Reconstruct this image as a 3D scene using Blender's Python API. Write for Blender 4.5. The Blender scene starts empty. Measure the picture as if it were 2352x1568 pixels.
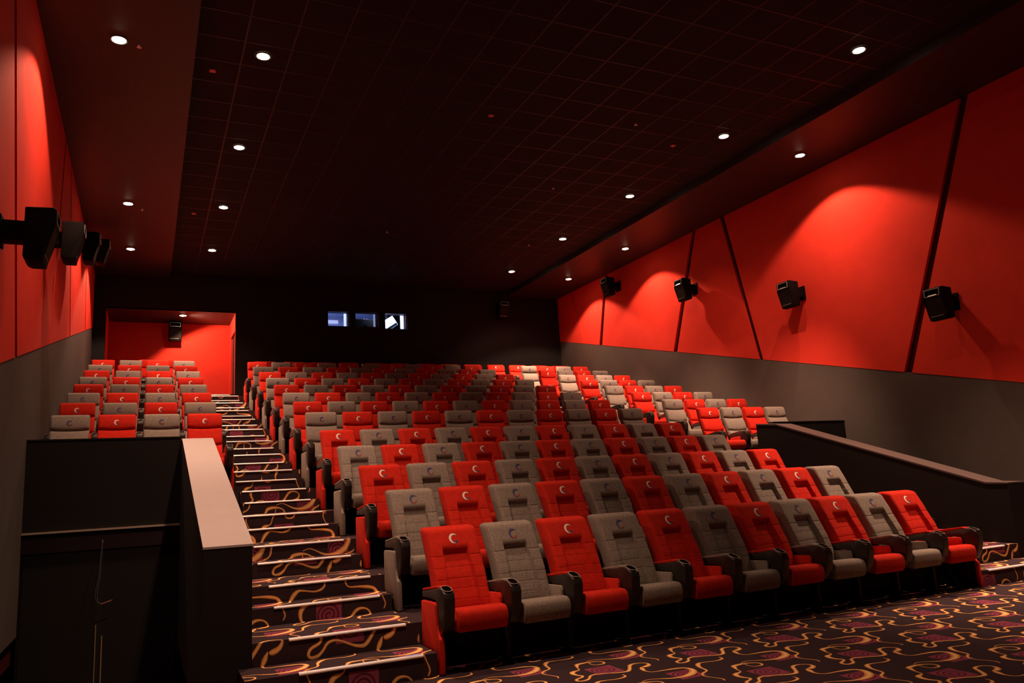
import bpy, bmesh, math, random
from mathutils import Vector, Matrix
random.seed(7)
SC = bpy.context.scene
COL = SC.collection

# ------------------------------------------------------------------ camera
cam_d = bpy.data.cameras.new('camera')
cam_d.sensor_width = 36.0
cam_d.lens = 1787.262 / 2352 * 36.0
cam_d.clip_start = 0.05
cam = bpy.data.objects.new('camera', cam_d)
COL.objects.link(cam)
YAW, PIT, ROL = 0.443419, 0.181360, 0.056494
fwd = Vector((math.sin(YAW)*math.cos(PIT), math.cos(YAW)*math.cos(PIT), math.sin(PIT)))
r0 = Vector((math.cos(YAW), -math.sin(YAW), 0))
d0 = fwd.cross(r0)
right = math.cos(ROL)*r0 + math.sin(ROL)*d0
down = -math.sin(ROL)*r0 + math.cos(ROL)*d0
m = Matrix.Identity(4)
for i in range(3):
    m[i][0], m[i][1], m[i][2] = right[i], -down[i], -fwd[i]
m.translation = Vector((0, 0, 1.416))
cam.matrix_world = m
SC.camera = cam

# ------------------------------------------------------------------ world, exposure
w = bpy.data.worlds.new('world')
SC.world = w
w.use_nodes = True
w.node_tree.nodes['Background'].inputs[0].default_value = (0, 0, 0, 1)
w.node_tree.nodes['Background'].inputs[1].default_value = 0.0
vs = SC.view_settings
vs.view_transform = 'Standard'
vs.look = 'None'
vs.gamma = 1.0
vs.use_curve_mapping = False
vs.exposure = 0.0
LAMP_COL = (1.0, 0.58, 0.37)
E_MAIN = (115.0, 1150.0)        # wide spill, narrow core
E_SOFFIT = (400.0, 120.0)
E_ALCOVE = (330.0, 150.0)
E_BOOTH = 34.0

# ------------------------------------------------------------------ dimensions
XL, XR = -1.31, 12.03          # side walls
YB, YF = 21.7, -4.0            # back wall, front wall
ZC, ZS = 7.416, 7.266          # main ceiling, side soffits
SOFL, SOFR = 0.45, 10.22       # inner soffit edges
PL0, PL1 = 0.41, 0.76          # left parapet
PR0, PR1 = 9.90, 10.25         # right parapet
CX0, CX1 = 2.075, 8.51         # centre block
def floor_z(k): return 0.0 if k < 2 else 0.343 + 0.2945*(k-2)
def tier_y(k): return 6.46 + 1.1*(k-2)
def seat_y(k): return 6.0 + 1.1*(k-1)
def dado(y): return max(0.85, 2.926 + 0.2345*(y - 9.155))

# ------------------------------------------------------------------ materials
def mat(name, col, rough=0.6, metal=0.0, noise=None, sheen=0.0, spec=0.5, bump=None, emit=None, strength=0.0):
    mt = bpy.data.materials.new(name)
    mt.use_nodes = True
    nt = mt.node_tree
    b = nt.nodes['Principled BSDF']
    b.inputs['Base Color'].default_value = (*col, 1)
    b.inputs['Roughness'].default_value = rough
    b.inputs['Metallic'].default_value = metal
    b.inputs['Specular IOR Level'].default_value = spec
    if sheen:
        b.inputs['Sheen Weight'].default_value = sheen
        b.inputs['Sheen Roughness'].default_value = 0.45
        b.inputs['Sheen Tint'].default_value = (*[min(1, c*1.6+0.05) for c in col], 1)
    if emit:
        b.inputs['Emission Color'].default_value = (*emit, 1)
        b.inputs['Emission Strength'].default_value = strength
    if noise or bump:
        tc = nt.nodes.new('ShaderNodeTexCoord')
    if noise:
        scale, amt = noise
        n = nt.nodes.new('ShaderNodeTexNoise')
        n.inputs['Scale'].default_value = scale
        n.inputs['Detail'].default_value = 5
        n.inputs['Roughness'].default_value = 0.65
        nt.links.new(tc.outputs['Object'], n.inputs['Vector'])
        cr = nt.nodes.new('ShaderNodeValToRGB')
        cr.color_ramp.elements[0].position = 0.3
        cr.color_ramp.elements[1].position = 0.72
        cr.color_ramp.elements[0].color = (*[c*(1-amt) for c in col], 1)
        cr.color_ramp.elements[1].color = (*[min(1, c*(1+amt)) for c in col], 1)
        nt.links.new(n.outputs['Fac'], cr.inputs['Fac'])
        nt.links.new(cr.outputs['Color'], b.inputs['Base Color'])
    if bump:
        scale, st = bump
        n2 = nt.nodes.new('ShaderNodeTexNoise')
        n2.inputs['Scale'].default_value = scale
        n2.inputs['Detail'].default_value = 3
        nt.links.new(tc.outputs['Object'], n2.inputs['Vector'])
        bp = nt.nodes.new('ShaderNodeBump')
        bp.inputs['Strength'].default_value = st
        bp.inputs['Distance'].default_value = 0.004
        nt.links.new(n2.outputs['Fac'], bp.inputs['Height'])
        nt.links.new(bp.outputs['Normal'], b.inputs['Normal'])
    return mt

M = {}
M['red_wall'] = mat('red_wall_fabric', (0.60, 0.037, 0.022), 0.9, noise=(3.0, 0.06), spec=0.1, bump=(220, 0.12))
M['grey_wall'] = mat('grey_dado_fabric', (0.080, 0.065, 0.058), 0.9, noise=(2.2, 0.08), spec=0.15, bump=(220, 0.12))
M['black_wall'] = mat('black_wall_paint', (0.0085, 0.0065, 0.0075), 0.75, noise=(2.0, 0.1), spec=0.25)
M['groove'] = mat('groove_backing', (0.06, 0.006, 0.006), 0.9, spec=0.1)
M['tile'] = mat('black_ceiling_tile', (0.018, 0.016, 0.015), 0.85, noise=(60, 0.15), spec=0.2)
M['tbar'] = mat('ceiling_grid_bar', (0.028, 0.021, 0.020), 0.5, spec=0.4)
M['soffit'] = mat('black_soffit_paint', (0.024, 0.016, 0.016), 0.5, noise=(2.0, 0.1), spec=0.45)
M['beige'] = mat('beige_parapet_cap', (0.385, 0.33, 0.335), 0.5, noise=(6, 0.03), spec=0.35)
M['dark_cap'] = mat('brown_parapet_cap', (0.085, 0.062, 0.058), 0.45, noise=(6, 0.05), spec=0.4)
M['carpet'] = mat('dark_carpet', (0.040, 0.024, 0.031), 0.95, noise=(160, 0.35), spec=0.1, bump=(500, 0.4))
M['orange'] = mat('carpet_orange', (0.74, 0.31, 0.055), 0.9, noise=(14, 0.3), spec=0.1, bump=(500, 0.4))
M['purple'] = mat('carpet_purple', (0.27, 0.055, 0.105), 0.95, noise=(160, 0.25), spec=0.1, bump=(500, 0.4))
M['peach'] = mat('carpet_peach', (0.95, 0.60, 0.30), 0.9, noise=(60, 0.15), spec=0.1, bump=(500, 0.4))
M['plum'] = mat('carpet_plum', (0.06, 0.014, 0.03), 0.95, spec=0.1)
M['nosing'] = mat('aluminium_nosing', (0.93, 0.95, 1.0), 0.36, metal=0.25)
M['red'] = mat('red_plush', (0.50, 0.021, 0.011), 0.92, noise=(26, 0.16), sheen=0.25, spec=0.1, bump=(420, 0.5))
M['grey'] = mat('grey_plush', (0.225, 0.192, 0.170), 0.92, noise=(80, 0.42), sheen=0.25, spec=0.1, bump=(420, 0.5))
M['plastic'] = mat('black_plastic', (0.016, 0.013, 0.012), 0.38, noise=(12, 0.1), spec=0.5)
M['shell'] = mat('black_seat_shell', (0.012, 0.010, 0.011), 0.6, spec=0.3)
M['rim'] = mat('grey_cup_rim', (0.34, 0.30, 0.27), 0.3, spec=0.6)
M['cup'] = mat('hollow_shade', (0.003, 0.0025, 0.003), 0.95, spec=0.0)  # for flat faces; the shade of a hollow is put into the colour
M['white_thread'] = mat('white_thread', (0.72, 0.66, 0.62), 0.8)
M['blue_thread'] = mat('blue_thread', (0.035, 0.038, 0.15), 0.8)
M['red_thread'] = mat('red_thread', (0.28, 0.055, 0.055), 0.8)
M['speaker'] = mat('black_speaker_shell', (0.0045, 0.0035, 0.0035), 0.7, noise=(8, 0.1), spec=0.1)
M['grille'] = mat('speaker_grille', (0.016, 0.014, 0.012), 0.75, noise=(240, 0.4), spec=0.12)
M['silver'] = mat('silver_trim', (0.62, 0.60, 0.58), 0.3, metal=0.6)
M['lens'] = mat('lamp_lens', (1, 0.9, 0.75), 0.5, emit=(1.0, 0.80, 0.55), strength=45)
M['can'] = mat('lamp_trim', (0.05, 0.045, 0.04), 0.4)
M['booth'] = mat('booth_paint', (0.40, 0.45, 0.66), 0.8)
M['booth_white'] = mat('booth_white', (0.85, 0.87, 0.95), 0.6)
M['booth_dark'] = mat('booth_machine', (0.004, 0.004, 0.005), 0.8, spec=0.1)
M['brass'] = mat('gap_light_brass', (0.50, 0.36, 0.16), 0.4, metal=0.5)  # door handle, and strips drawn for light at the door gap
M['ledge'] = mat('ledge_edge', (0.42, 0.33, 0.27), 0.45)
M['plate'] = mat('red_lit_plate', (0.70, 0.22, 0.18), 0.6)  # red light falling on the plates is put into their colour
M['whiteplate'] = mat('white_plate', (0.65, 0.62, 0.58), 0.5)
M['glint'] = mat('nosing_glint', (0.42, 0.50, 1.0), 0.25)  # bluish reflection on the nosings, put into a pale blue colour
M['cable_a'] = mat('cable_grey', (0.10, 0.13, 0.14), 0.5)
M['cable_b'] = mat('cable_red', (0.30, 0.09, 0.06), 0.5)
glass = bpy.data.materials.new('window_glass')
glass.use_nodes = True
gb = glass.node_tree.nodes['Principled BSDF']
gb.inputs['Base Color'].default_value = (0.95, 0.97, 1, 1)
gb.inputs['Transmission Weight'].default_value = 1.0
gb.inputs['Roughness'].default_value = 0.0
gb.inputs['IOR'].default_value = 1.02
M['glass'] = glass

# ------------------------------------------------------------------ mesh helpers
def finish(bm, name, mats, smooth=None):
    me = bpy.data.meshes.new(name)
    bmesh.ops.recalc_face_normals(bm, faces=bm.faces[:])
    bm.to_mesh(me); bm.free()
    for x in (mats if isinstance(mats, (list, tuple)) else [mats]):
        me.materials.append(x)
    if smooth is not None:
        me.polygons.foreach_set('use_smooth', [True]*len(me.polygons))
        me.set_sharp_from_angle(angle=math.radians(smooth))
    return me
def link(name, me, parent=None, loc=None):
    o = bpy.data.objects.new(name, me)
    COL.objects.link(o)
    if parent: o.parent = parent
    if loc: o.location = loc
    return o
def thing(name, label, cat, loc=(0, 0, 0), rz=0.0, group=None):
    o = bpy.data.objects.new(name, None)
    COL.objects.link(o)
    o.empty_display_size = 0.1
    o.location = loc
    o.rotation_euler = (0, 0, rz)
    o['label'] = label; o['category'] = cat
    if group: o['group'] = group
    return o
def tag(o, label, cat, group=None):
    o['label'] = label; o['category'] = cat
    if group: o['group'] = group
    return o
def struct(o):
    o['kind'] = 'structure'
    return o
def box(bm, a, b, mi=0):
    x0, y0, z0 = a; x1, y1, z1 = b
    v = [bm.verts.new(p) for p in ((x0,y0,z0),(x1,y0,z0),(x1,y1,z0),(x0,y1,z0),(x0,y0,z1),(x1,y0,z1),(x1,y1,z1),(x0,y1,z1))]
    fs = []
    for q in ((0,3,2,1),(4,5,6,7),(0,1,5,4),(1,2,6,5),(2,3,7,6),(3,0,4,7)):
        f = bm.faces.new([v[i] for i in q]); f.material_index = mi; fs.append(f)
    return fs
def box_me(name, a, b, mt, bev=0.0, seg=2, smooth=None):
    bm = bmesh.new(); box(bm, a, b)
    if bev:
        bmesh.ops.bevel(bm, geom=bm.edges[:], offset=bev, segments=seg, profile=0.5, affect='EDGES')
        smooth = smooth or 40
    return finish(bm, name, mt, smooth)
def prism(bm, pts, ax, a, b, mi=0):
    """extrude a 2D outline along axis ax ('x': pts are (y,z); 'y': pts are (x,z); 'z': (x,y))"""
    def P(p, t):
        return {'x': (t, p[0], p[1]), 'y': (p[0], t, p[1]), 'z': (p[0], p[1], t)}[ax]
    lo = [bm.verts.new(P(p, a)) for p in pts]; hi = [bm.verts.new(P(p, b)) for p in pts]
    n = len(pts); fs = [bm.faces.new(lo[::-1]), bm.faces.new(hi)]
    for i in range(n):
        fs.append(bm.faces.new((lo[i], lo[(i+1) % n], hi[(i+1) % n], hi[i])))
    for f in fs: f.material_index = mi
    return fs
def prism_me(name, pts, ax, a, b, mt, bev=0.0, seg=2, smooth=45):
    bm = bmesh.new(); prism(bm, pts, ax, a, b)
    if bev:
        bmesh.ops.bevel(bm, geom=bm.edges[:], offset=bev, segments=seg, profile=0.5, affect='EDGES', clamp_overlap=True)
    return finish(bm, name, mt, smooth)
def tube(bm, pts, r, n=6, mi=0, closed=False):
    pts = [Vector(p) for p in pts]
    rings = []
    for i, p in enumerate(pts):
        t = (pts[(i+1) % len(pts)] - pts[i-1]) if closed else (pts[min(i+1, len(pts)-1)] - pts[max(i-1, 0)])
        t.normalize()
        up = Vector((0, 0, 1)) if abs(t.z) < 0.9 else Vector((1, 0, 0))
        u = t.cross(up).normalized(); v = t.cross(u)
        rings.append([bm.verts.new(p + r*(math.cos(2*math.pi*k/n)*u + math.sin(2*math.pi*k/n)*v)) for k in range(n)])
    m_ = len(rings)
    for i in range(m_ if closed else m_-1):
        A, B = rings[i], rings[(i+1) % m_]
        for k in range(n):
            bm.faces.new((A[k], A[(k+1) % n], B[(k+1) % n], B[k])).material_index = mi
    if not closed:
        bm.faces.new(rings[0]).material_index = mi; bm.faces.new(rings[-1][::-1]).material_index = mi
def disc(bm, c, r, n=20, mi=0, nz=-1, dome=0.0):
    cv = bm.verts.new((c[0], c[1], c[2] + nz*dome))
    ring = [bm.verts.new((c[0]+r*math.cos(2*math.pi*k/n), c[1]+r*math.sin(2*math.pi*k/n), c[2])) for k in range(n)]
    mid = [bm.verts.new((c[0]+.6*r*math.cos(2*math.pi*k/n), c[1]+.6*r*math.sin(2*math.pi*k/n), c[2]+nz*dome*.75)) for k in range(n)]
    for k in range(n):
        bm.faces.new((ring[k], ring[(k+1) % n], mid[(k+1) % n], mid[k])).material_index = mi
        bm.faces.new((mid[k], mid[(k+1) % n], cv)).material_index = mi
def interp(pts, t):
    if t <= pts[0][0]: return pts[0][1]
    for (a, va), (b, vb) in zip(pts, pts[1:]):
        if t <= b: return va + (vb-va)*(t-a)/(b-a)
    return pts[-1][1]
def smooth01(t):
    t = max(0.0, min(1.0, t)); return t*t*(3-2*t)
def ordinal(n):
    return ['zeroth','first','second','third','fourth','fifth','sixth','seventh','eighth','ninth','tenth','eleventh','twelfth','thirteenth','fourteenth'][n]

# ------------------------------------------------------------------ carpet pattern
R1 = [(-0.645,-0.1,0.0049),(-0.666,-0.153,0.0324),(-0.687,-0.22,0.0153),(-0.658,-0.282,0.0106),(-0.557,-0.291,0.0172),(-0.469,-0.302,0.0248),(-0.41,-0.325,0.023),(-0.39,-0.386,0.034),(-0.436,-0.469,0.0495),(-0.511,-0.516,0.0457),(-0.591,-0.528,0.0267),(-0.665,-0.514,0.0191),(-0.738,-0.477,0.0106),(-0.798,-0.448,0.0086),(-0.844,-0.452,0.0077),(-0.881,-0.467,0.0049)]
R2 = [(0.016,0.293,0.0058),(-0.001,0.235,0.0086),(0.013,0.18,0.0096),(0.071,0.17,0.0153),(0.106,0.197,0.0153),(0.108,0.243,0.0134),(0.065,0.276,0.0143),(-0.001,0.291,0.0248),(-0.088,0.28,0.0343),(-0.114,0.245,0.0267),(-0.145,0.182,0.0106),(-0.159,0.132,0.0096),(-0.18,0.107,0.0134),(-0.239,0.088,0.0343),(-0.266,0.037,0.0305),(-0.26,-0.021,0.021),(-0.241,-0.058,0.0191),(-0.262,-0.092,0.0191),(-0.323,-0.121,0.021),(-0.342,-0.166,0.0191),(-0.318,-0.188,0.0191),(-0.266,-0.179,0.0229),(-0.227,-0.142,0.0172),(-0.196,-0.098,0.0191),(-0.14,-0.079,0.0191),(-0.068,-0.101,0.0143),(0.009,-0.136,0.0172),(0.078,-0.151,0.0248),(0.118,-0.135,0.0267),(0.164,-0.075,0.0229),(0.214,-0.001,0.0248),(0.264,0.022,0.0191),(0.32,0.011,0.0124),(0.353,-0.032,0.0143),(0.33,-0.084,0.0305),(0.28,-0.109,0.0362),(0.255,-0.106,0.0134)]
R3 = [(0.013,-0.207,0.0049),(0.009,-0.253,0.0153),(-0.022,-0.281,0.0191),(-0.082,-0.294,0.0143),(-0.158,-0.281,0.0115),(-0.223,-0.274,0.0191),(-0.262,-0.301,0.0324),(-0.297,-0.356,0.0248),(-0.312,-0.409,0.0172),(-0.322,-0.472,0.0163),(-0.347,-0.507,0.0153),(-0.393,-0.53,0.0191),(-0.435,-0.574,0.0143),(-0.444,-0.615,0.0115),(-0.424,-0.671,0.0086),(-0.398,-0.734,0.0106),(-0.4,-0.765,0.0115),(-0.413,-0.79,0.0067)]
TW, TH, TX, TY = 0.89, 0.785, 5.868, 4.618
def ribbon(pts, sub=3):
    P = []
    n = len(pts)
    for i in range(n-1):
        p0, p1, p2, p3 = pts[max(i-1, 0)], pts[i], pts[i+1], pts[min(i+2, n-1)]
        for s in range(sub):
            t = s/sub
            P.append(tuple(0.5*((2*p1[c]) + (-p0[c]+p2[c])*t + (2*p0[c]-5*p1[c]+4*p2[c]-p3[c])*t*t + (-p0[c]+3*p1[c]-3*p2[c]+p3[c])*t**3) for c in range(3)))
    P.append(pts[-1])
    L, Rr = [], []
    for i, p in enumerate(P):
        a, b = P[max(i-1, 0)], P[min(i+1, len(P)-1)]
        dx, dy = b[0]-a[0], b[1]-a[1]
        l = math.hypot(dx, dy) or 1
        hw = max(0.002, p[2])*0.5
        L.append((p[0]-dy/l*hw, p[1]+dx/l*hw)); Rr.append((p[0]+dy/l*hw, p[1]-dx/l*hw))
    return [(L[i], L[i+1], Rr[i+1], Rr[i]) for i in range(len(P)-1)]
TILE = []   # (polygon, layer, material index)
def add_square(cx, cy, s):
    TILE.append((((cx-s, cy-s), (cx+s, cy-s), (cx+s, cy+s), (cx-s, cy+s)), 1, 2))
    sp = []
    for i in range(72):
        a = 0.25*i + 0.6
        r = 0.010 + 0.0056*a
        if r > s*0.93: break
        sp.append((cx + r*math.cos(a), cy + r*math.sin(a), 0.0105))
    for q in ribbon(sp, 1): TILE.append((q, 2, 3))
add_square(-0.017, -0.003, 0.112)
add_square(-0.51, -0.482, 0.108)
for Rb in (R1, R2, R3):
    for q in ribbon([(a, b, c*1.22) for a, b, c in Rb]): TILE.append((q, 3, 1))
    for q in ribbon([(a+0.002, b+0.001, max(0.002, c*0.72-0.004)) for a, b, c in Rb]): TILE.append((q, 4, 4))
def clip(poly, x0, x1, y0, y1):
    for ax, lim, sgn in ((0, x0, 1), (0, x1, -1), (1, y0, 1), (1, y1, -1)):
        out = []
        for i in range(len(poly)):
            a, b = poly[i-1], poly[i]
            da, db = sgn*(a[ax]-lim), sgn*(b[ax]-lim)
            if (da >= 0) != (db >= 0):
                t = da/(da-db); out.append((a[0]+t*(b[0]-a[0]), a[1]+t*(b[1]-a[1])))
            if db >= 0: out.append(b)
        poly = out
        if len(poly) < 3: return None
    return poly
def pattern(bm, x0, x1, y0, y1, put, ox=0.0, oy=0.0):
    """lay the woven pattern over the rectangle; put(x, y, layer) -> 3D point"""
    i0 = math.floor((x0-TX-ox-0.5)/TW); i1 = math.ceil((x1-TX-ox+1.0)/TW)
    j0 = math.floor((y0-TY-oy-0.5)/TH); j1 = math.ceil((y1-TY-oy+1.0)/TH)
    for i in range(i0, i1+1):
        for j in range(j0, j1+1):
            bx, by = TX+ox+i*TW, TY+oy+j*TH
            for poly, layer, mi in TILE:
                pp = [(bx+p[0], by+p[1]) for p in poly]
                xs = [p[0] for p in pp]; ys = [p[1] for p in pp]
                if max(xs) < x0 or min(xs) > x1 or max(ys) < y0 or min(ys) > y1: continue
                if min(xs) < x0 or max(xs) > x1 or min(ys) < y0 or max(ys) > y1:
                    pp = clip(pp, x0, x1, y0, y1)
                    if not pp: continue
                try:
                    bm.faces.new([bm.verts.new(put(p[0], p[1], layer)) for p in pp]).material_index = mi
                except ValueError:
                    pass
CARPET = [M['carpet'], M['orange'], M['purple'], M['plum'], M['peach']]
LAY = 0.0003

# ------------------------------------------------------------------ room shell
bm = bmesh.new()
PIT_Y, PIT_Z = 6.6, -0.95      # sunken exit on the left, below the raised side block
box(bm, (XL-0.3, YF, -0.3), (XR+0.3, PIT_Y, 0.0))
box(bm, (PL0, PIT_Y, -0.3), (XR+0.3, 12.0, 0.0))
prism(bm, [(PIT_Y, -0.3), (PIT_Y, 0.0), (8.4, PIT_Z), (11.3, PIT_Z), (11.3, PIT_Z-0.3)][::-1], 'x', XL-0.05, PL0)
bmesh.ops.recalc_face_normals(bm, faces=bm.faces[:])
n_solid = len(bm.faces)
pattern(bm, XL, XR, 1.2, 6.45, lambda x, y, l: (x, y, l*LAY))
bm.normal_update()
for i, f in enumerate(bm.faces):
    if i >= n_solid and f.normal.z < 0: f.normal_flip()
me = bpy.data.meshes.new('floor')
bm.to_mesh(me); bm.free()
for x in CARPET: me.materials.append(x)
struct(link('floor', me))

def side_wall(name, x, s, grooves):
    """s=+1: room lies on the -x side (right wall)."""
    bm = bmesh.new()
    box(bm, (min(x+s*0.05, x+s*0.3), YF, -0.3), (max(x+s*0.05, x+s*0.3), YB+0.3, ZC+0.3))
    root = struct(link(name, finish(bm, name, M['groove'])))
    # grey lower part follows the rake of the seating
    pts = [(YF, 0.0), (YB+0.02, 0.0), (YB+0.02, dado(YB)), (0.3, dado(0.3)), (YF, dado(YF))]
    struct(link('wall_dado', prism_me('wall_dado', pts, 'x', min(x, x+s*0.052), max(x, x+s*0.052), M['grey_wall']), root))
    edges = [None] + grooves + [None]
    for a, b in zip(edges, edges[1:]):
        if a is None: yb0, yt0 = YF, YF
        else: yb0, yt0 = a[0]+a[2]/2, a[1]+a[2]/2
        if b is None: yb1, yt1 = YB+0.02, YB+0.02
        else: yb1, yt1 = b[0]-b[2]/2, b[1]-b[2]/2
        low = [(yb0, dado(yb0)), (yb1, dado(yb1))]
        if a is None: low.insert(1, (0.3, dado(0.3)))
        pts = low + [(yt1, ZS), (yt0, ZS)]
        struct(link('wall_panel', prism_me('wall_panel', pts, 'x', min(x-s*0.006, x+s*0.052), max(x-s*0.006, x+s*0.052), M['red_wall'], smooth=None), root))
    return root
side_wall('wall_right', XR, 1, [(9.28, 7.50, 0.15), (12.80, 13.54, 0.13), (15.76, 14.59, 0.15), (19.25, 18.69, 0.15), (20.12, 20.75, 0.04)])
side_wall('wall_left', XL, -1, [(9.75, 8.02, 0.15), (12.80, 13.54, 0.13), (15.76, 14.59, 0.13), (19.25, 18.69, 0.13), (20.12, 20.75, 0.04)])

# back wall with the alcove and three projection ports
AX0, AX1, AZ0, AZ1, AYB = -1.02, 2.10, 4.165, 6.42, 23.5
PORTS = [(4.565, 5.135, 6.115, 6.53), (5.35, 5.985, 6.125, 6.545), (6.225, 6.845, 6.09, 6.54)]
xs = sorted({XL-0.3, XR+0.3, AX0, AX1, *[p[0] for p in PORTS], *[p[1] for p in PORTS]})
zs = sorted({-0.3, ZC+0.3, AZ0, AZ1, *[p[2] for p in PORTS], *[p[3] for p in PORTS]})
bm = bmesh.new()
def hole(x, z):
    if AX0 < x < AX1 and AZ0 < z < AZ1: return True
    return any(p[0] < x < p[1] and p[2] < z < p[3] for p in PORTS)
for i in range(len(xs)-1):
    for j in range(len(zs)-1):
        if not hole((xs[i]+xs[i+1])/2, (zs[j]+zs[j+1])/2):
            box(bm, (xs[i], YB, zs[j]), (xs[i+1], YB+0.16, zs[j+1]))
struct(link('wall_back', finish(bm, 'wall_back', M['black_wall'])))
bm = bmesh.new(); box(bm, (XL-0.3, YF-0.2, -0.3), (XR+0.3, YF, ZC+0.3))
struct(link('wall_front', finish(bm, 'wall_front', M['black_wall'])))

# alcove behind the left block
bm = bmesh.new()
box(bm, (AX0-0.1, AYB, AZ0-0.1), (AX1+0.1, AYB+0.1, AZ1+0.1))
struct(link('wall_alcove', finish(bm, 'wall_alcove', M['red_wall'])))
bm = bmesh.new()
box(bm, (AX0-0.06, YB+0.002, AZ0-0.1), (AX0, AYB, AZ1+0.1))
struct(link('wall_alcove_left', finish(bm, 'wall_alcove_left', M['red_wall'])))
bm = bmesh.new()
# right cheek with the exit doorway cut into it
DY0, DY1, DZ = 21.95, 23.1, AZ0+1.78
box(bm, (AX1, YB+0.002, AZ0-0.1), (AX1+0.06, DY0, AZ1+0.1))
box(bm, (AX1, DY1, AZ0-0.1), (AX1+0.06, AYB, AZ1+0.1))
box(bm, (AX1, DY0, DZ), (AX1+0.06, DY1, AZ1+0.1))
struct(link('wall_alcove_right', finish(bm, 'wall_alcove_right', M['red_wall'])))
d = struct(link('door_1', box_me('door_1', (AX1+0.05, DY0-0.02, AZ0), (AX1+0.1, DY1+0.02, DZ+0.02), M['shell'])))
hb = bmesh.new(); tube(hb, [(AX1+0.045, DY0+0.1, AZ0+1.0), (AX1+0.015, DY0+0.1, AZ0+1.0), (AX1+0.015, DY0+0.22, AZ0+1.0)], 0.01)
link('door_handle', finish(hb, 'door_handle', M['silver'], 40), d)
bm = bmesh.new(); box(bm, (AX0-0.1, YB+0.002, AZ1), (AX1+0.1, AYB+0.1, AZ1+0.1))
struct(link('ceiling_alcove', finish(bm, 'ceiling_alcove', M['soffit'])))
bm = bmesh.new(); box(bm, (AX0-0.1, YB+0.002, AZ0-0.1), (AX1+0.1, AYB+0.1, AZ0))
struct(link('floor_alcove', finish(bm, 'floor_alcove', M['carpet'])))

# main ceiling: dark tiles in a visible grid of bars, lower soffits on both sides
bm = bmesh.new()
box(bm, (SOFL-0.02, YF, ZC+0.004), (SOFR+0.02, YB+0.1, ZC+0.3), 0)
gx = 5.335 - 0.6115*8
while gx < SOFR:
    if gx > SOFL+0.02: box(bm, (gx-0.011, YF, ZC), (gx+0.011, YB, ZC+0.006), 1)
    gx += 0.6115
gy = 10.58 - 0.605*24
while gy < YB:
    box(bm, (SOFL, gy-0.011, ZC+0.0005), (SOFR, gy+0.011, ZC+0.006), 1)
    gy += 0.605
struct(link('ceiling', finish(bm, 'ceiling', [M['tile'], M['tbar']])))
bm = bmesh.new(); box(bm, (XL-0.3, YF, ZS), (SOFL, YB+0.1, ZC+0.3))
struct(link('ceiling_soffit_left', finish(bm, 'ceiling_soffit_left', M['soffit'])))
bm = bmesh.new(); box(bm, (SOFR, YF, ZS), (XR+0.3, YB+0.1, ZC+0.3))
struct(link('ceiling_soffit_right', finish(bm, 'ceiling_soffit_right', M['soffit'])))

# ------------------------------------------------------------------ projection booth behind the ports
BX0, BX1, BY1, BZ0, BZ1 = 3.9, 8.0, 24.4, 5.3, 7.02
for nm, a, b in (('wall_booth_left', (BX0-0.1, YB+0.17, BZ0), (BX0, BY1, BZ1)), ('wall_booth_right', (BX1, YB+0.17, BZ0), (BX1+0.1, BY1, BZ1)),
                 ('wall_booth_back', (BX0-0.1, BY1, BZ0), (BX1+0.1, BY1+0.1, BZ1)), ('ceiling_booth', (BX0-0.1, YB+0.17, BZ1), (BX1+0.1, BY1+0.1, BZ1+0.1)),
                 ('floor_booth', (BX0-0.1, YB+0.17, BZ0-0.1), (BX1+0.1, BY1+0.1, BZ0))):
    struct(link(nm, box_me(nm, a, b, M['booth'])))
for i, (x0, x1, z0, z1) in enumerate(PORTS):
    bm = bmesh.new()
    t = 0.035
    for a, b in (((x0-t, z0-t), (x0, z1+t)), ((x1, z0-t), (x1+t, z1+t)), ((x0, z0-t), (x1, z0)), ((x0, z1), (x1, z1+t))):
        box(bm, (a[0], YB-0.05, a[1]), (b[0], YB-0.002, b[1]))
    wnd = struct(link('window_%d' % (i+1), finish(bm, 'window_%d' % (i+1), M['plastic'])))
    link('pane', box_me('pane', (x0+0.001, YB+0.07, z0+0.001), (x1-0.001, YB+0.078, z1-0.001), M['glass']), wnd)
    link('reveal', box_me('reveal', (x1+0.0005, YB+0.165, z0-0.02), (x1+0.03, YB+(0.5 if i != 1 else 0.38), z1+0.25), M['booth_white']), wnd)
    link('sill', box_me('sill', (x0, YB+0.082, z0+0.0005), (x1, YB+0.17, z0+0.012), M['booth_white']), wnd)
    link('edge_glint', box_me('edge_glint', (x1+t, YB-0.052, z0-0.02), (x1+t+0.008, YB-0.03, z1-0.04), M['silver']), wnd)  # silver strip standing in for the glint along the frame edge
# digital projector in the middle port, tilted white housing in the right one, ceiling light panel in the left one
t = thing('projector', 'dark projector filling most of the middle projection port', 'projector', (5.82, 22.45, BZ0))
link('body', box_me('body', (-0.36, -0.25, 0.55), (0.24, 0.5, 1.17), M['booth_dark'], 0.03), t)
bm = bmesh.new(); tube(bm, [(-0.08, -0.36, 0.90), (-0.08, -0.24, 0.90)], 0.07, 14)
link('lens_barrel', finish(bm, 'lens_barrel', M['booth_dark'], 40), t)
link('pedestal', box_me('pedestal', (-0.2, -0.15, 0.0), (0.15, 0.4, 0.55), M['booth_dark'], 0.01), t)
bm = bmesh.new()
for q in range(9):  # silver bits painting the sparkling glints above the projector, beside one cable
    cxx = -0.34+q*0.065+random.uniform(-.02, .02); box(bm, (cxx, 0.0, 1.168), (cxx+random.uniform(.015, .04), 0.05, 1.18+random.uniform(0.01, .06)))
tube(bm, [(-0.3, 0.08, 1.2), (-0.1, 0.1, 1.225), (0.1, 0.1, 1.205), (0.2, 0.05, 1.165)], 0.008)
link('cable', finish(bm, 'cable', M['silver'], 40), t)
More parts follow.
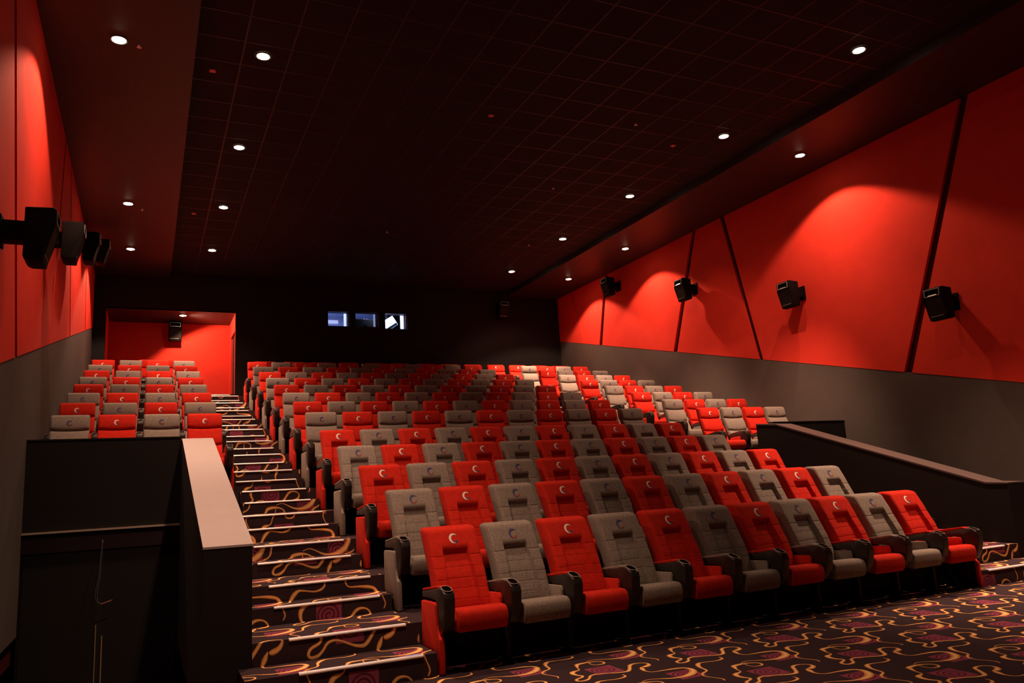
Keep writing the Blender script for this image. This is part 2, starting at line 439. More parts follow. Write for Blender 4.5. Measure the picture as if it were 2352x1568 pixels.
t = thing('exhaust_hood', 'white tilted metal hood with a dark slot in the right projection port', 'ventilation hood', (6.58, 22.5, 6.46))
bm = bmesh.new(); box(bm, (-0.30, -0.12, -0.20), (0.17, 0.4, 0.12))
bmesh.ops.rotate(bm, verts=bm.verts[:], cent=(0, 0, 0), matrix=Matrix.Rotation(math.radians(-33), 3, 'Y'))
hd = link('housing', finish(bm, 'housing', M['booth_white']), t)
bm = bmesh.new(); box(bm, (-0.22, -0.128, -0.185), (0.15, -0.1201, -0.125)); box(bm, (-0.05, -0.126, -0.06), (0.0, -0.1201, -0.05))
bmesh.ops.rotate(bm, verts=bm.verts[:], cent=(0, 0, 0), matrix=Matrix.Rotation(math.radians(-33), 3, 'Y'))
link('slot', finish(bm, 'slot', M['booth_dark']), hd)
bm = bmesh.new(); tube(bm, [(-0.05, 0.1, 0.08), (-0.05, 0.1, BZ1-6.462)], 0.05, 10)
link('duct', finish(bm, 'duct', M['booth_dark'], 40), t)
t = thing('equipment_rack', 'dark equipment rack at the back of the booth behind the right port', 'rack', (7.35, 23.9, BZ0))
link('cabinet', box_me('cabinet', (-0.45, -0.3, 0.0), (0.45, 0.4, 1.66), M['booth_dark'], 0.01), t)
t = thing('booth_light', 'pale lit strip on the booth wall seen through the left projection port', 'light', (5.15, BY1, 6.83))
link('diffuser', box_me('diffuser', (-0.45, -0.07, -0.05), (0.30, -0.003, 0.05), mat('booth_diffuser', (0.9, 0.9, 1), 0.5, emit=(0.62, 0.70, 1.0), strength=0.45)), t)
for bx, by, e in ((4.35, 22.55, E_BOOTH), (6.30, 22.12, E_BOOTH)):
    ld = bpy.data.lights.new('booth_lamp', 'AREA'); ld.energy = e; ld.color = (0.60, 0.70, 1.0); ld.size = 0.35; ld.shape = 'SQUARE'
    lo = bpy.data.objects.new('booth_lamp', ld); COL.objects.link(lo); lo.location = (bx, by, BZ1-0.02)

# ------------------------------------------------------------------ raked floor
def tier(name, x0, x1, y0, y1, z0, z1):
    return struct(link(name, box_me(name, (x0, y0, z0), (x1, y1, z1), M['carpet'])))
for k in range(2, 14):
    tier('seating_tier', CX0, CX1, tier_y(k), tier_y(k+1), floor_z(k)-0.6, floor_z(k))
    if k >= 6:
        tier('seating_tier', XL, 1.12, tier_y(k) if k > 6 else 11.0, tier_y(k+1), floor_z(k)-0.6, floor_z(k))
        tier('seating_tier', 9.61, XR, tier_y(k) if k > 6 else 10.8, tier_y(k+1), floor_z(k)-0.6, floor_z(k))
tier('seating_tier', XL, 1.12, tier_y(14), YB, floor_z(14)-0.6, floor_z(14))
tier('seating_tier', 2.075, XR, tier_y(14), YB, floor_z(14)-0.6, floor_z(14))
Z14 = floor_z(14)

def flight(xa_low, xb_low, xa_hi, xb_hi, n0, n1, last, left):
    root = struct(bpy.data.objects.new('stair_flight', None)); COL.objects.link(root)
    run = [0.0]
    def step(x0, x1, y0, y1, zb, zt, glint=False):
        bm = bmesh.new()
        box(bm, (x0, y0, zb-0.25), (x1, y1, zt))
        bmesh.ops.recalc_face_normals(bm, faces=bm.faces[:])
        base = 4.6 + run[0]
        h, dp = zt-zb, y1-y0
        pattern(bm, x0, x1, base, base+h, lambda x, y, l: (x, y0-l*LAY, zb+y-base), 0.1)
        pattern(bm, x0, x1, base+h, base+h+dp, lambda x, y, l: (x, y0+y-base-h, zt+l*LAY), 0.1)
        run[0] += h+dp
        bm.normal_update()
        for f in bm.faces:
            if f.material_index and (f.normal.z < -0.5 or f.normal.y > 0.5): f.normal_flip()
        me = bpy.data.meshes.new('step')
        bm.to_mesh(me); bm.free()
        for q in CARPET: me.materials.append(q)
        o = struct(link('step', me, root))
        pts = [(y0-0.003, zt-0.016), (y0-0.011, zt-0.015), (y0-0.014, zt-0.006), (y0-0.010, zt+0.002), (y0-0.004, zt+0.0045), (y0+0.030, zt+0.004), (y0+0.034, zt+0.0015), (y0-0.003, zt+0.0015)]
        a, b = max(x0+0.02, n0), min(x1-0.02, n1)
        struct(link('nosing_strip', prism_me('nosing_strip', pts, 'x', a, b, M['nosing'], smooth=None), o))
        if glint:  # glossy blue plate drawn where the nosing catches a bluish reflection
            xm = b-0.13 if left else a+0.02
            struct(link('nosing_glint', box_me('nosing_glint', (xm, y0+0.004, zt+0.0046), (xm+0.11, y0+0.034, zt+0.007), M['glint']), o))
    z_prev = 0.0
    for k in range(2, last+1):
        zk = floor_z(k)
        x0, x1 = (xa_low, xb_low) if k < 6 else (xa_hi, xb_hi)
        yk = tier_y(k)
        if k == 2:
            ext = (x0-0.1, x1) if left else (x0, x1+0.1)
            step(ext[0], ext[1], 6.03, yk, 0.0, 0.172, True)
            zm = 0.172
        else:
            zm = (z_prev+zk)/2
            step(x0, x1, yk-0.32, yk, z_prev, zm, k == 3)
        y_end = tier_y(k+1)-0.32
        if k == last: y_end = 21.3 if last == 14 else tier_y(k+1)
        step(x0, x1, yk, y_end, zm, zk)
        z_prev = zk
    if last == 14:
        step(xa_hi, xb_hi, 21.3, YB, z_prev, z_prev+0.144)
        step(xa_hi, xb_hi, YB, YB+0.3, z_prev+0.144, AZ0+0.003)
flight(PL1, CX0-0.002, 1.122, CX0-0.002, 1.03, 1.96, 14, True)
flight(CX1+0.002, PR0, CX1+0.002, 9.608, 8.63, 9.62, 13, False)

# ------------------------------------------------------------------ parapets and fronts of the side blocks
def parapet(name, x0, x1, y0, y1, capm, level):
    prof = [(y0, 1.09), (y0+0.28, 1.10), (y0+3.9, 2.19), (y1, 2.235)] if level else [(y0, 1.075), (y1-0.35, 2.205), (y1, 2.235)]
    pts = [(y1, 0.0), (y0, 0.0)] + [(a, b-0.02) for a, b in prof]
    root = struct(link(name, prism_me(name, pts[::-1], 'x', x0, x1, M['black_wall'], smooth=None)))
    cap = [(a, b-0.019) for a, b in prof] + [(a, b+0.004) for a, b in prof[::-1]]
    cap[0] = (cap[0][0]-0.004, cap[0][1]+0.006); cap[-1] = (cap[-1][0]-0.004, cap[-1][1])
    bm = bmesh.new()
    n = len(prof)
    prism(bm, cap, 'x', x0-0.006, x1+0.006)
    c = struct(link('parapet_cap', finish(bm, 'parapet_cap', capm), root))
    return root
parapet('wall_parapet_left', PL0, PL1, 6.47, 11.02, M['beige'], False)
parapet('wall_parapet_right', PR0, PR1, 6.47, 10.85, M['dark_cap'], True)
def block_front(name, x0, x1, y, low):
    root = struct(link(name, box_me(name, (x0, y-0.002, 1.15 if low < 0 else 0.0), (x1, y+0.12, 2.25), M['black_wall'])))
    struct(link('top_edge', box_me('top_edge', (x0, y-0.006, 2.251), (x1, y+0.12, 2.268), M['shell']), root))
    return root
bf = block_front('wall_block_left', XL, PL0-0.001, 11.0, -1)
block_front('wall_block_right', PR1+0.001, XR, 10.8, 0)
struct(link('ledge_trim', box_me('ledge_trim', (XL+0.002, 10.965, 1.146), (PL0-0.005, 10.997, 1.168), M['ledge']), bf))
# double exit door under the ledge, at the bottom of the sunken exit
d2 = struct(bpy.data.objects.new('door_2', None)); COL.objects.link(d2)
link('door_leaf', box_me('door_leaf', (XL+0.03, 11.012, PIT_Z), (-0.50, 11.019, 1.145), M['black_wall']), d2)
link('door_leaf', box_me('door_leaf', (-0.425, 11.012, PIT_Z), (PL0-0.03, 11.019, 1.145), M['black_wall']), d2)
link('meeting_stile', box_me('meeting_stile', (-0.499, 11.014, PIT_Z), (-0.426, 11.019, 1.145), M['shell']), d2)
link('gap_light_brass', box_me('gap_light_brass', (-0.502, 11.004, PIT_Z), (-0.492, 11.0115, 0.04), M['brass']), d2)  # brass-coloured strips standing in for light showing at the door gap
link('gap_light_brass', box_me('gap_light_brass', (-0.434, 11.004, PIT_Z), (-0.422, 11.0115, -0.09), M['brass']), d2)
hb = bmesh.new(); tube(hb, [(-0.545, 11.012, -0.62), (-0.545, 10.97, -0.62), (-0.60, 10.97, -0.62)], 0.014, 8)
link('door_handle', finish(hb, 'door_handle', M['brass'], 40), d2)
for o in d2.children: struct(o)
struct(link('door_frame', box_me('door_frame', (XL+0.001, 11.02, PIT_Z), (PL0-0.001, 11.12, 1.149), M['black_wall']), d2))
# loose cable hanging from the front of the block
bm = bmesh.new()
for dx in (0.0, 0.012):
    tube(bm, [(-0.462+dx, 10.955, 1.02), (-0.47+dx, 10.93, 0.8), (-0.478+dx, 10.92, 0.6), (-0.505+dx*1.6, 10.91, 0.46), (-0.512+dx*2, 10.90, 0.38), (-0.485+dx, 10.90, 0.31), (-0.44, 10.90, 0.285+dx*.4)], 0.002, 5, 0)
    tube(bm, [(-0.44, 10.90, 0.285+dx*.4), (-0.40, 10.90, 0.295+dx*.7), (-0.335+dx, 10.90, 0.312+dx)], 0.003, 5, 1)
tube(bm, [(-0.456, 11.0, 1.03), (-0.456, 10.955, 1.03), (-0.46, 10.95, 1.0)], 0.005, 6, 0)
tag(link('hanging_cable', finish(bm, 'hanging_cable', [M['cable_a'], M['cable_b']], 60)), 'thin grey wire with red ends hooking out below the ledge of the left black front', 'cable')

# ------------------------------------------------------------------ cinema seats
XS = [-1.0, -0.985, -0.95, -0.90, -0.84, -0.76, -0.66, -0.60, -0.57, -0.54, -0.51, -0.48, -0.45, -0.41, -0.25, -0.1, 0.0]
XS = XS + [-x for x in XS[-2::-1]]
def build_back(hw, H, yc, relief, T, B, re, rt, H0=0.40, groove=()):
    """one closed upholstered back: rings of (front, back) points stacked up the height"""
    hs = [H0, H0+0.006, H0+0.03]
    h = H0+0.06
    while h < H-rt: hs.append(h); h += 0.022
    for g in groove: hs += [g-0.011, g-0.004, g, g+0.004, g+0.011]
    hs += [H-rt*(1-math.sin(math.radians(a))) for a in (0, 22, 45, 62, 76, 86)]
    hs = sorted(set(round(x, 4) for x in hs))
    def shape(x, hh):
        q = max(0.0, hh-(H-rt))/rt
        top = math.sqrt(max(0.0, 1-q*q))
        bq = max(0.0, (H0+0.03)-hh)/0.03
        bot = math.sqrt(max(0.0, 1-bq*bq*0.98))
        wx = hw - (1-top)*min(rt, 0.055)
        s = min(1.0, abs(x))
        d = max(0.0, s*hw-(hw-re))/re
        e = math.sqrt(max(0.0, 1-d*d))
        k = min(top, bot)
        return x*wx, e, k
    bm = bmesh.new(); rings = []
    for hh in hs:
        ring = []
        for x in XS:
            X, e, k = shape(x, hh)
            ring.append(bm.verts.new((X, yc(hh) - T*e*k*1.0 - relief(X, hh)*e*k - 0.0, hh)))
        for x in XS[-2:0:-1]:
            X, e, k = shape(x, hh)
            ring.append(bm.verts.new((X, yc(hh) + B*e*k, hh)))
        rings.append(ring)
    n = len(rings[0])
    for a, b in zip(rings, rings[1:]):
        for i in range(n): bm.faces.new((a[i], a[(i+1) % n], b[(i+1) % n], b[i]))
    bm.faces.new(rings[0][::-1]); bm.faces.new(rings[-1])
    return bm
def ycA(h): return interp([(0.36, 0.375), (0.5, 0.405), (0.7, 0.485), (0.9, 0.60), (1.09, 0.715)], h)
def reliefA(x, h):
    # side bolsters and brow stand proud of the recessed middle panel
    hwid = interp([(0.42, 0.135), (0.85, 0.105)], h)
    side = smooth01((abs(x)-hwid)/0.014)
    brow = smooth01((h-0.838)/0.095)
    r = 0.054*max(side, brow)
    r += 0.006*brow
    if abs(x) < 0.12: r -= 0.006*math.exp(-((h-0.866)/0.026)**2)*smooth01((0.12-abs(x))/0.015)
    for s in (0.50, 0.583, 0.662, 0.752):
        r -= 0.0028*math.exp(-((h-s)/0.003)**2)
    if abs(x) > hwid: r -= 0.004*math.exp(-((h-0.845)/0.003)**2)
    return r
def ycB(h): return interp([(0.36, 0.42), (0.43, 0.435), (0.69, 0.565), (0.94, 0.655), (1.17, 0.70)], h)
def reliefB(x, h):
    r = 0.0
    for s in (0.69, 0.94):
        d = h-s-0.012*(x/0.24)**2
        r -= 0.028*math.exp(-(d/0.006)**2) + 0.010*math.exp(-(d/0.022)**2)
    for a, b in ((0.42, 0.69), (0.69, 0.94), (0.94, 1.16)):
        if a <= h <= b: r += 0.018*math.sin(math.pi*(h-a)/(b-a))
    r += 0.006*smooth01((abs(x)-0.215)/0.01)
    return r
def reliefC(x, h):
    r = reliefB(x, h)
    return r
BACKS = {
    'A': dict(hw=0.2372, H=1.087, yc=ycA, relief=reliefA, T=0.045, B=0.095, re=0.024, rt=0.035, groove=(0.50, 0.583, 0.662, 0.752, 0.845, 0.875)),
    'B': dict(hw=0.2372, H=1.163, yc=ycB, relief=reliefB, T=0.055, B=0.07, re=0.03, rt=0.03, groove=(0.69, 0.94)),
    'C': dict(hw=0.285, H=1.078, yc=lambda h: ycB(h+0.085), relief=lambda x, h: reliefB(x*0.85, h+0.085), T=0.055, B=0.07, re=0.03, rt=0.07, groove=(0.605, 0.855)),
}
EMB = {'A': 0.985, 'B': 1.045, 'C': 0.985}
def emblem_me(kind, colour):
    b = BACKS[kind]; R = 0.041 if kind == 'A' else 0.036; hc = EMB[kind]
    def P(x, dz, lift=0.0035):
        h = hc+dz
        return (x, b['yc'](h) - b['T'] - b['relief'](x, h) - lift, h)
    bm = bmesh.new()
    def arc(r, cx, cz, a0, a1, wmax, mi, n=22, wmin=0.0):
        """crescent-like stroke, thickest in the middle"""
        prev = None
        for i in range(n+1):
            t = i/n; a = math.radians(a0+(a1-a0)*t)
            wd = wmin + (wmax-wmin)*math.sin(math.pi*t)**0.8
            o = (cx+r*math.cos(a), cz+r*math.sin(a)); q = (cx+(r-wd)*math.cos(a), cz+(r-wd)*math.sin(a))
            cur = (bm.verts.new(P(*o)), bm.verts.new(P(*q)))
            if prev: bm.faces.new((prev[0], cur[0], cur[1], prev[1])).material_index = mi
            prev = cur
    if colour == 'red':
        arc(R, 0, 0, 38, 292, 0.020, 0, wmin=0.002)
        arc(R*0.80, 0.006, -0.004, 238, 352, 0.016, 1, wmin=0.001)
    else:
        arc(R, 0, 0, 40, 250, 0.020, 1, wmin=0.002)
        arc(R*0.92, 0.004, -0.001, 232, 345, 0.016, 2, wmin=0.001)
    if kind == 'C':
        for sx in (0.085,):
            disc_pts = [bm.verts.new(P(sx+0.007*math.cos(2*math.pi*k/8), 0.007*math.sin(2*math.pi*k/8)-0.005)) for k in range(8)]
            bm.faces.new(disc_pts).material_index = 0
    me = bpy.data.meshes.new('emblem')
    bm.normal_update()
    for f in bm.faces:
        if f.normal.y > 0: f.normal_flip()
    bm.to_mesh(me); bm.free()
    for x in ('white_thread', 'blue_thread', 'red_thread'): me.materials.append(M[x])
    return me
def cushion_me(colour, hw, kind):
    bm = bmesh.new()
    prof = [(-0.075, 0.40), (-0.078, 0.435), (-0.062, 0.466), (-0.03, 0.479), (0.05, 0.478), (0.2, 0.458), (0.36, 0.435), (0.39, 0.40), (0.38, 0.345), (0.2, 0.33), (0.02, 0.315), (-0.045, 0.308), (-0.068, 0.33)]
    prism(bm, prof, 'x', -hw, hw)
    ed = [e for e in bm.edges if abs(e.verts[0].co.x-e.verts[1].co.x) < 1e-6]
    bmesh.ops.bevel(bm, geom=ed, offset=0.016, segments=3, profile=0.5, affect='EDGES', clamp_overlap=True)
    return finish(bm, 'seat_cushion', M[colour], 60)
ARM = [(0.45, 0.588), (0.10, 0.638), (0.03, 0.650), (-0.035, 0.642), (-0.082, 0.618), (-0.098, 0.570), (-0.088, 0.48), (-0.062, 0.40), (-0.02, 0.325), (0.045, 0.318), (0.065, 0.40), (0.075, 0.51), (0.105, 0.562), (0.45, 0.542)]
AX = 0.2875
def mirror_offset(me, dx): 
    m2 = me.copy(); m2.transform(Matrix.Translation((dx, 0, 0))); return m2
arm_me = prism_me('armrest', ARM, 'x', -AX-0.045, -AX+0.045, M['plastic'], bev=0.010, seg=3, smooth=50)
def cup_me():
    bm = bmesh.new()
    cx, cy, cz = -AX, -0.028, 0.6445
    ring_o, loop = [], []
    tilt = math.radians(15)
    def L(a, r, dz=0.0):
        x = 0.037*r*math.copysign(abs(math.cos(a))**0.7, math.cos(a)); y = 0.056*r*math.copysign(abs(math.sin(a))**0.7, math.sin(a))
        return (cx+x, cy+y*math.cos(tilt), cz+y*math.sin(tilt)+dz)
    N = 24
    tube(bm, [L(2*math.pi*k/N, 1.0) for k in range(N)], 0.0042, 6, 0, closed=True)
    top = [bm.verts.new(L(2*math.pi*k/N, 0.97, 0.002)) for k in range(N)]
    f = bm.faces.new(top); f.material_index = 1  # flat black face painted as the shaded cup hollow
    return finish(bm, 'cup_holder', [M['rim'], M['cup']], 60)
cup = cup_me()
def pad_me(colour):
    pts = [(0.446, 0.590), (0.10, 0.636), (0.055, 0.645), (0.062, 0.657), (0.10, 0.660), (0.442, 0.612)]
    return prism_me('arm_pad', pts, 'x', -AX-0.042, -AX+0.042, M[colour], bev=0.005, seg=2)
SIDE = [(0.092, 0.33), (0.085, 0.52), (0.105, 0.550), (0.33, 0.540), (0.37, 0.50), (0.37, 0.33)]
def side_me(colour, s):
    a, b = sorted((s*0.2125, s*0.2370))
    return prism_me('side_panel', SIDE, 'x', a, b, M[colour], bev=0.007, seg=2)
END = [(0.0, 0.004), (0.0, 0.27), (0.05, 0.30), (0.078, 0.36), (0.088, 0.52), (0.11, 0.532), (0.43, 0.522), (0.44, 0.50), (0.44, 0.004)]
def end_me(colour, s):
    a, b = sorted((s*0.348, s*0.304))
    return prism_me('end_panel', END, 'x', a, b, M[colour], bev=0.012, seg=3)
def leg_me():
    bm = bmesh.new()
    box(bm, (-AX-0.02, 0.10, 0.012), (-AX+0.02, 0.20, 0.53))
    box(bm, (-AX-0.02, 0.20, 0.30), (-AX+0.02, 0.42, 0.525))
    box(bm, (-AX-0.03, 0.04, 0.001), (-AX+0.03, 0.32, 0.014))
    bmesh.ops.bevel(bm, geom=bm.edges[:], offset=0.004, segments=1, affect='EDGES')
    return finish(bm, 'standard', M['shell'], 40)
leg = leg_me()
board_l = prism_me('inner_board', [(0.035, 0.006), (0.035, 0.30), (0.085, 0.36), (0.095, 0.50), (0.43, 0.50), (0.43, 0.006)], 'x', -0.3035, -0.310+0.0165, M['shell'], smooth=None)
board_r = prism_me('inner_board', [(0.035, 0.006), (0.035, 0.30), (0.085, 0.36), (0.095, 0.50), (0.43, 0.50), (0.43, 0.006)], 'x', 0.2935, 0.3035, M['shell'], smooth=None)
def shell_me(hw):
    bm = bmesh.new()
    prism(bm, [(-0.04, 0.305), (0.03, 0.285), (0.33, 0.30), (0.385, 0.33), (0.2, 0.328), (0.02, 0.312)], 'x', -hw+0.015, hw-0.015)
    box(bm, (-AX+0.02, 0.20, 0.27), (AX-0.06, 0.25, 0.298))
    return finish(bm, 'seat_pan', M['shell'], 40)
pan = shell_me(0.211)
CACHE = {}
def part(kind, colour):
    key = (kind, colour)
    if key not in CACHE:
        b = BACKS[kind]
        fm = [M[colour]]
        CACHE[key] = dict(
            back=finish(build_back(**b), 'backrest', fm, 50), emblem=emblem_me(kind, colour),
            cushion=cushion_me(colour, 0.2110 if kind != 'C' else 0.262, kind), pad=pad_me(colour),
            sl=side_me(colour, -1), sr=side_me(colour, 1), el=end_me(colour, -1), er=end_me(colour, 1))
    return CACHE[key]
arm_r = mirror_offset(arm_me, 2*AX-0.003); cup_r = mirror_offset(cup, 2*AX-0.003); leg_r = mirror_offset(leg, 2*AX-0.003)
PADR = {c: None for c in ('red', 'grey')}
WORD = {'red': 'red', 'grey': 'grey'}
def seat(kind, colour, x, y, z, label, group, endl=False, endr=False, arm_left=True, sx=0.078):
    p = part(kind, colour)
    root = thing('cinema_seat', label, 'seat', (x, y, z), 0, group)
    wide = kind == 'C'
    b = link('backrest', p['back'], root)
    link('emblem', p['emblem'], b)
    link('seat_cushion', p['cushion'], root)
    link('seat_pan', pan, root)
    sx = sx if wide else 0.0
    if arm_left:
        a = link('armrest', arm_me, root, (-sx, 0, 0))
        link('cup_holder', cup, a); link('arm_pad', p['pad'], a)
        link('standard', leg, root, (-sx, 0, 0))
    link('side_panel', p['sl'], root, (-sx, 0, 0)); link('side_panel', p['sr'], root, (sx, 0, 0))
    if endl:
        link('end_panel', p['el'], root, (-sx, 0, 0)); link('inner_board', board_l, root, (-sx, 0, 0))
    if endr:
        a = link('armrest', arm_r, root, (sx, 0, 0))
        link('cup_holder', cup_r, a)
        if PADR[colour] is None: PADR[colour] = mirror_offset(p['pad'], 2*AX-0.003)
        link('arm_pad', PADR[colour], a)
        link('standard', leg_r, root, (sx, 0, 0))
        link('end_panel', p['er'], root, (sx, 0, 0)); link('inner_board', board_r, root, (sx, 0, 0))
    return root
def count_word(n, total, side):
    if n == 0: return 'seat nearest the %s' % side
    return '%s seat from the %s' % (ordinal(n+1), side)
for k in range(1, 14):
    kind = 'A' if k < 6 else 'B'
    y, z = seat_y(k), floor_z(k)
    for j in range(11):
        c = 'red' if (k+j) % 2 else 'grey'
        pos = 'beside the left aisle' if j == 0 else ('beside the right aisle' if j == 10 else '%s from the left aisle' % ordinal(j+1))
        row = 'front' if k == 1 else ordinal(k)
        lab = '%s plush seat %s in the %s row of the centre block' % (c, pos, row)
        seat(kind, c, 2.438+0.57*j, y, z, lab, 'seats of the centre block', endl=(j == 0), endr=(j == 10))
    if k >= 6:
        row = 'front' if k == 6 else ordinal(k-5)
        for j in range(4):
            c = 'red' if (k+j) % 2 else 'grey'
            pos = ['against the left wall', 'second from the left wall', 'second from the aisle', 'beside the aisle'][j]
            seat('B', c, -0.952+0.57*j, y, z, '%s plush seat %s in the %s row of the left block' % (c, pos, row), 'seats of the left block', endr=(j == 3), arm_left=True)
            c = 'red' if (k+j) % 2 == 0 else 'grey'
            pos = ['beside the aisle', 'second from the aisle', 'second from the right wall', 'against the right wall'][j]
            seat('B', c, 9.93+0.57*j, y, z, '%s plush seat %s in the %s row of the right block' % (c, pos, row), 'seats of the right block', endl=(j == 0), endr=(j == 3))
for n in range(13):
    pos = 'beside the left aisle' if n == 0 else ('against the right wall' if n == 12 else '%s from the left aisle' % ordinal(n+1))
    seat('C', 'red', 2.76+0.735*n, 20.32, Z14, 'wide red seat %s in the rearmost row' % pos, 'wide seats of the rearmost row', endl=(n == 0))
for n in range(2):
    seat('C', 'red', 0.04+0.66*n, 20.32, Z14, 'wide red seat in front of the alcove, %s of the pair' % ('left' if n == 0 else 'right'), 'wide seats in front of the alcove', endr=(n == 1), sx=0.04)

# ------------------------------------------------------------------ wall loudspeakers
def speaker_parts():
    # local: front looks along -y, back at y = 0, width along x
    W = 0.197
    side = [(0.0, 0.03), (0.0, 0.595), (-0.27, 0.612), (-0.298, 0.595), (-0.305, 0.44), (-0.285, 0.415), (-0.205, 0.075), (-0.195, 0.0), (-0.05, 0.0)]
    bm = bmesh.new(); prism(bm, side[::-1], 'x', -W, W)
    bmesh.ops.bevel(bm, geom=bm.edges[:], offset=0.018, segments=3, profile=0.5, affect='EDGES', clamp_overlap=True)
    body = finish(bm, 'cabinet', M['speaker'], 40)
    # horn mouth: silver rim for its highlights, flat black plate for the shaded well, reflecting lower lip
    bm = bmesh.new()
    y = -0.3045
    a, b, c, d = -0.155, 0.155, 0.445, 0.578
    r = 0.008
    box(bm, (a, y-0.006, c), (b, y+0.004, c+r)); box(bm, (a, y-0.006, d-r), (b, y+0.004, d))
    box(bm, (a, y-0.006, c+r), (a+r, y+0.004, d-r)); box(bm, (b-r, y-0.006, c+r), (b, y+0.004, d-r))
    rim = finish(bm, 'horn_rim', M['silver'])
    bm = bmesh.new(); box(bm, (a+r, y, c+r), (b-r, y+0.0035, d-r)); 
    well = finish(bm, 'horn_mouth', M['cup'])
    bm = bmesh.new()
    prism(bm, [(-0.303, 0.455), (-0.3115, 0.452), (-0.303, 0.475)], 'x', -0.09, 0.09)
    lip = finish(bm, 'horn_lip', M['silver'])
    g = [(-0.2835, 0.405), (-0.288, 0.402), (-0.211, 0.085), (-0.2075, 0.088)]
    bm = bmesh.new(); prism(bm, g, 'x', -0.172, 0.172); grille = finish(bm, 'grille', M['grille'])
    bm = bmesh.new(); prism(bm, [(-0.2055, 0.078), (-0.212, 0.075), (-0.2095, 0.066), (-0.203, 0.068)], 'x', -0.16, 0.11)
    strip = finish(bm, 'trim_strip', M['silver'])
    return body, rim, well, lip, grille, strip
SPK = speaker_parts()
for me in SPK: me.transform(Matrix.Translation((0, 0, 0.043)) @ Matrix.Scale(0.86, 4))
def bracket_me(l):
    bm = bmesh.new()
    box(bm, (-0.09, 0.0, 0.25), (0.09, l-0.02, 0.44))
    box(bm, (-0.12, l-0.022, 0.20), (0.12, l, 0.49))
    bmesh.ops.bevel(bm, geom=bm.edges[:], offset=0.008, segments=2, affect='EDGES')
    return finish(bm, 'wall_bracket', M['speaker'], 40)
def speaker(x, y, z, rz, l, label, group):
    root = thing('loudspeaker', label, 'speaker', (x, y, z), rz, group)
    names = ('cabinet', 'horn_rim', 'horn_mouth', 'horn_lip', 'grille', 'trim_strip')
    cab = None
    for n, me in zip(names, SPK):
        o = link(n, me, root if n in ('cabinet',) else cab)
        if n == 'cabinet': cab = o
    link('wall_bracket', bracket_me(l), root)
SY = [8.26, 11.45, 14.77, 18.07]; SZ = [3.62, 4.56, 5.50, 6.42]
RL = ['black loudspeaker on the red right wall, nearest the front', 'black loudspeaker on the red right wall, second from the front', 'black loudspeaker on the red right wall, third from the front', 'black loudspeaker on the red right wall, rearmost and highest']
LL = ['black loudspeaker on the red left wall, nearest the camera', 'black loudspeaker on the red left wall, second from the camera', 'black loudspeaker on the red left wall, third from the camera', 'black loudspeaker on the red left wall, farthest from the camera']
for i in range(4):
    speaker(XR-0.235, SY[i], SZ[i], math.radians(-90), 0.227, RL[i], 'loudspeakers on the side walls')
    speaker(XL+0.22, SY[i]+0.05, SZ[i]+0.05, math.radians(90), 0.212, LL[i], 'loudspeakers on the side walls')
speaker(9.95, YB-0.12, 6.45, 0, 0.118, 'black loudspeaker high on the dark back wall, right of the projection ports', 'loudspeakers on the rear walls')
speaker(0.64, AYB-0.12, 5.83, 0, 0.118, 'black loudspeaker hanging on the red back wall of the lit alcove', 'loudspeakers on the rear walls')

# ------------------------------------------------------------------ downlights
bm = bmesh.new(); disc(bm, (0, 0, -0.012), 0.082, 22, 0, -1, 0.016)
lens_me = finish(bm, 'lens', M['lens'], 60)
bm = bmesh.new()
N = 26
ro = [bm.verts.new((0.108*math.cos(2*math.pi*k/N), 0.108*math.sin(2*math.pi*k/N), -0.001)) for k in range(N)]
rm = [bm.verts.new((0.100*math.cos(2*math.pi*k/N), 0.100*math.sin(2*math.pi*k/N), -0.016)) for k in range(N)]
ri = [bm.verts.new((0.084*math.cos(2*math.pi*k/N), 0.084*math.sin(2*math.pi*k/N), -0.012)) for k in range(N)]
rb = [bm.verts.new((0.084*math.cos(2*math.pi*k/N), 0.084*math.sin(2*math.pi*k/N), -0.001)) for k in range(N)]
for a, b in ((ro, rm), (rm, ri), (ri, rb)):
    for k in range(N): bm.faces.new((a[k], a[(k+1) % N], b[(k+1) % N], b[k]))
trim_me = finish(bm, 'trim_ring', M['can'], 40)
def spot(loc, energy, size, blend, radius=0.05):
    ld = bpy.data.lights.new('lamp', 'SPOT')
    ld.energy = energy; ld.color = LAMP_COL
    ld.spot_size = math.radians(size); ld.spot_blend = blend
    ld.shadow_soft_size = radius
    o = bpy.data.objects.new('lamp', ld); COL.objects.link(o); o.location = loc
    return o
def downlight(x, y, z, energy, label, group, size=104, blend=0.5, aim=0.0, back=0.0, core=66):
    root = thing('downlight', label, 'ceiling light', (x, y, z), 0, group)
    link('lens', lens_me, root); link('trim_ring', trim_me, root)
    for e, sz, bl in ((energy[0], size, blend), (energy[1], core, 1.0)):
        o = spot((0, 0, -0.05), e, sz, bl); o.parent = root
        o.rotation_euler = (back, aim, 0)
MY = [4.2, 7.24, 10.25, 13.33, 16.38, 19.45]
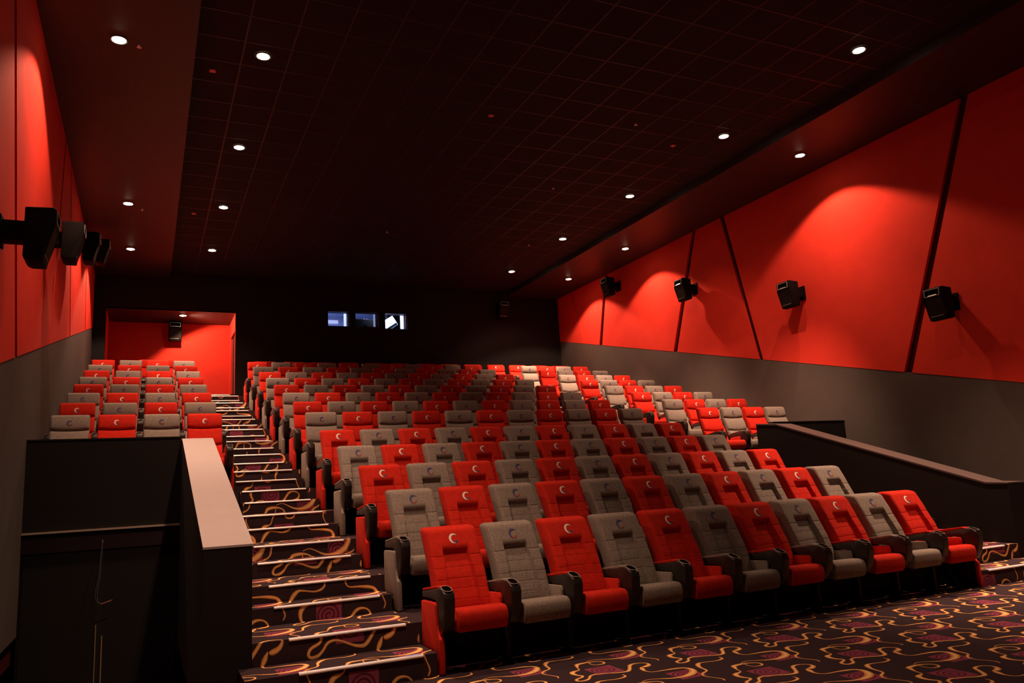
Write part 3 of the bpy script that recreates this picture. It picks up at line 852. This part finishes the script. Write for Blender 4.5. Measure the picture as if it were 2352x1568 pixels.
for i, y in enumerate(MY):
    n = {0: 'above the front floor', 1: 'above the front stalls', 2: 'frontmost', 3: 'second', 4: 'third', 5: 'rearmost'}
    if i >= 2: lab = '%s of the four bright downlights over the left aisle' % ('frontmost', 'second', 'third', 'rearmost')[i-2]
    else: lab = 'downlight over the left aisle beyond the top of the picture, %s' % ('frontmost', 'second from the front')[i]
    downlight(1.318, y, ZC, (E_MAIN[0], E_MAIN[1]*(1.0 if i < 2 else 0.95)), lab, 'downlights over the left aisle', back=math.radians(8))
    if i >= 1: lab = '%s of the five bright downlights over the right aisle' % ('frontmost', 'second', 'third', 'fourth', 'rearmost')[i-1]
    else: lab = 'downlight over the right aisle beyond the edge of the picture'
    if i < 2: downlight(9.352, y, ZC, (E_MAIN[0]*0.6, E_MAIN[1]*(1.3 if i == 0 else 3.0)), lab, 'downlights over the right aisle')
    else: downlight(9.352, y, ZC, (E_MAIN[0], E_MAIN[1]*2.3), lab, 'downlights over the right aisle', aim=math.radians(-15), back=math.radians(15), core=54)
for i, y in enumerate((10.2, 16.26, 19.31)):
    n = ('frontmost', 'middle', 'rearmost')[i]
    downlight(-0.455, y, ZS, E_SOFFIT, '%s of the three downlights in the left soffit beside the red wall' % n, 'downlights in the left soffit', 118, 0.22)
    downlight(11.125, y, ZS, E_SOFFIT, '%s of the three downlights in the right soffit beside the red wall' % n, 'downlights in the right soffit', 118, 0.22)
downlight(0.80, 22.37, AZ1, E_ALCOVE, 'small downlight in the ceiling of the red alcove above its loudspeaker', 'alcove lights', 156, 0.25, math.radians(-30))

# ------------------------------------------------------------------ small fittings on the ceiling
plate_me = box_me('sensor_plate', (-0.04, -0.04, -0.012), (0.04, 0.04, -0.001), M['plate'], 0.003)
for (x, y, nm) in ((0.707, 10.87, 'beside the left soffit, near the front'), (0.774, 16.93, 'beside the left soffit, near the back'), (5.01, 10.86, 'in the middle of the grid ceiling'), (8.69, 10.88, 'left of the right aisle downlights')):
    tag(link('sensor_plate', plate_me, None, (x, y, ZC)), 'small square plate painted red-lit on the black ceiling, %s' % nm, 'ceiling sensor', 'square plates on the ceiling')
bm = bmesh.new(); tube(bm, [(0, 0, -0.001), (0, 0, -0.03)], 0.012, 10); disc(bm, (0, 0, -0.036), 0.03, 14, 0, -1, 0.004)
spr = finish(bm, 'sprinkler_head', M['whiteplate'], 40)
for (x, y, z, nm) in ((7.50, 10.33, ZC, 'right half of the grid, nearer one'), (7.50, 13.38, ZC, 'right half of the grid, farther one'), (8.72, 17.03, ZC, 'near the rear right downlights'), (4.985, 16.98, ZC, 'above the projection ports'), (-0.222, 10.25, ZS, 'beside the frontmost left soffit light'), (-0.203, 16.5, ZS, 'beside the middle left soffit light')):
    tag(link('sprinkler_head', spr, None, (x, y, z)), 'tiny pale sprinkler head on the black ceiling, %s' % nm, 'sprinkler', 'sprinkler heads on the ceiling')
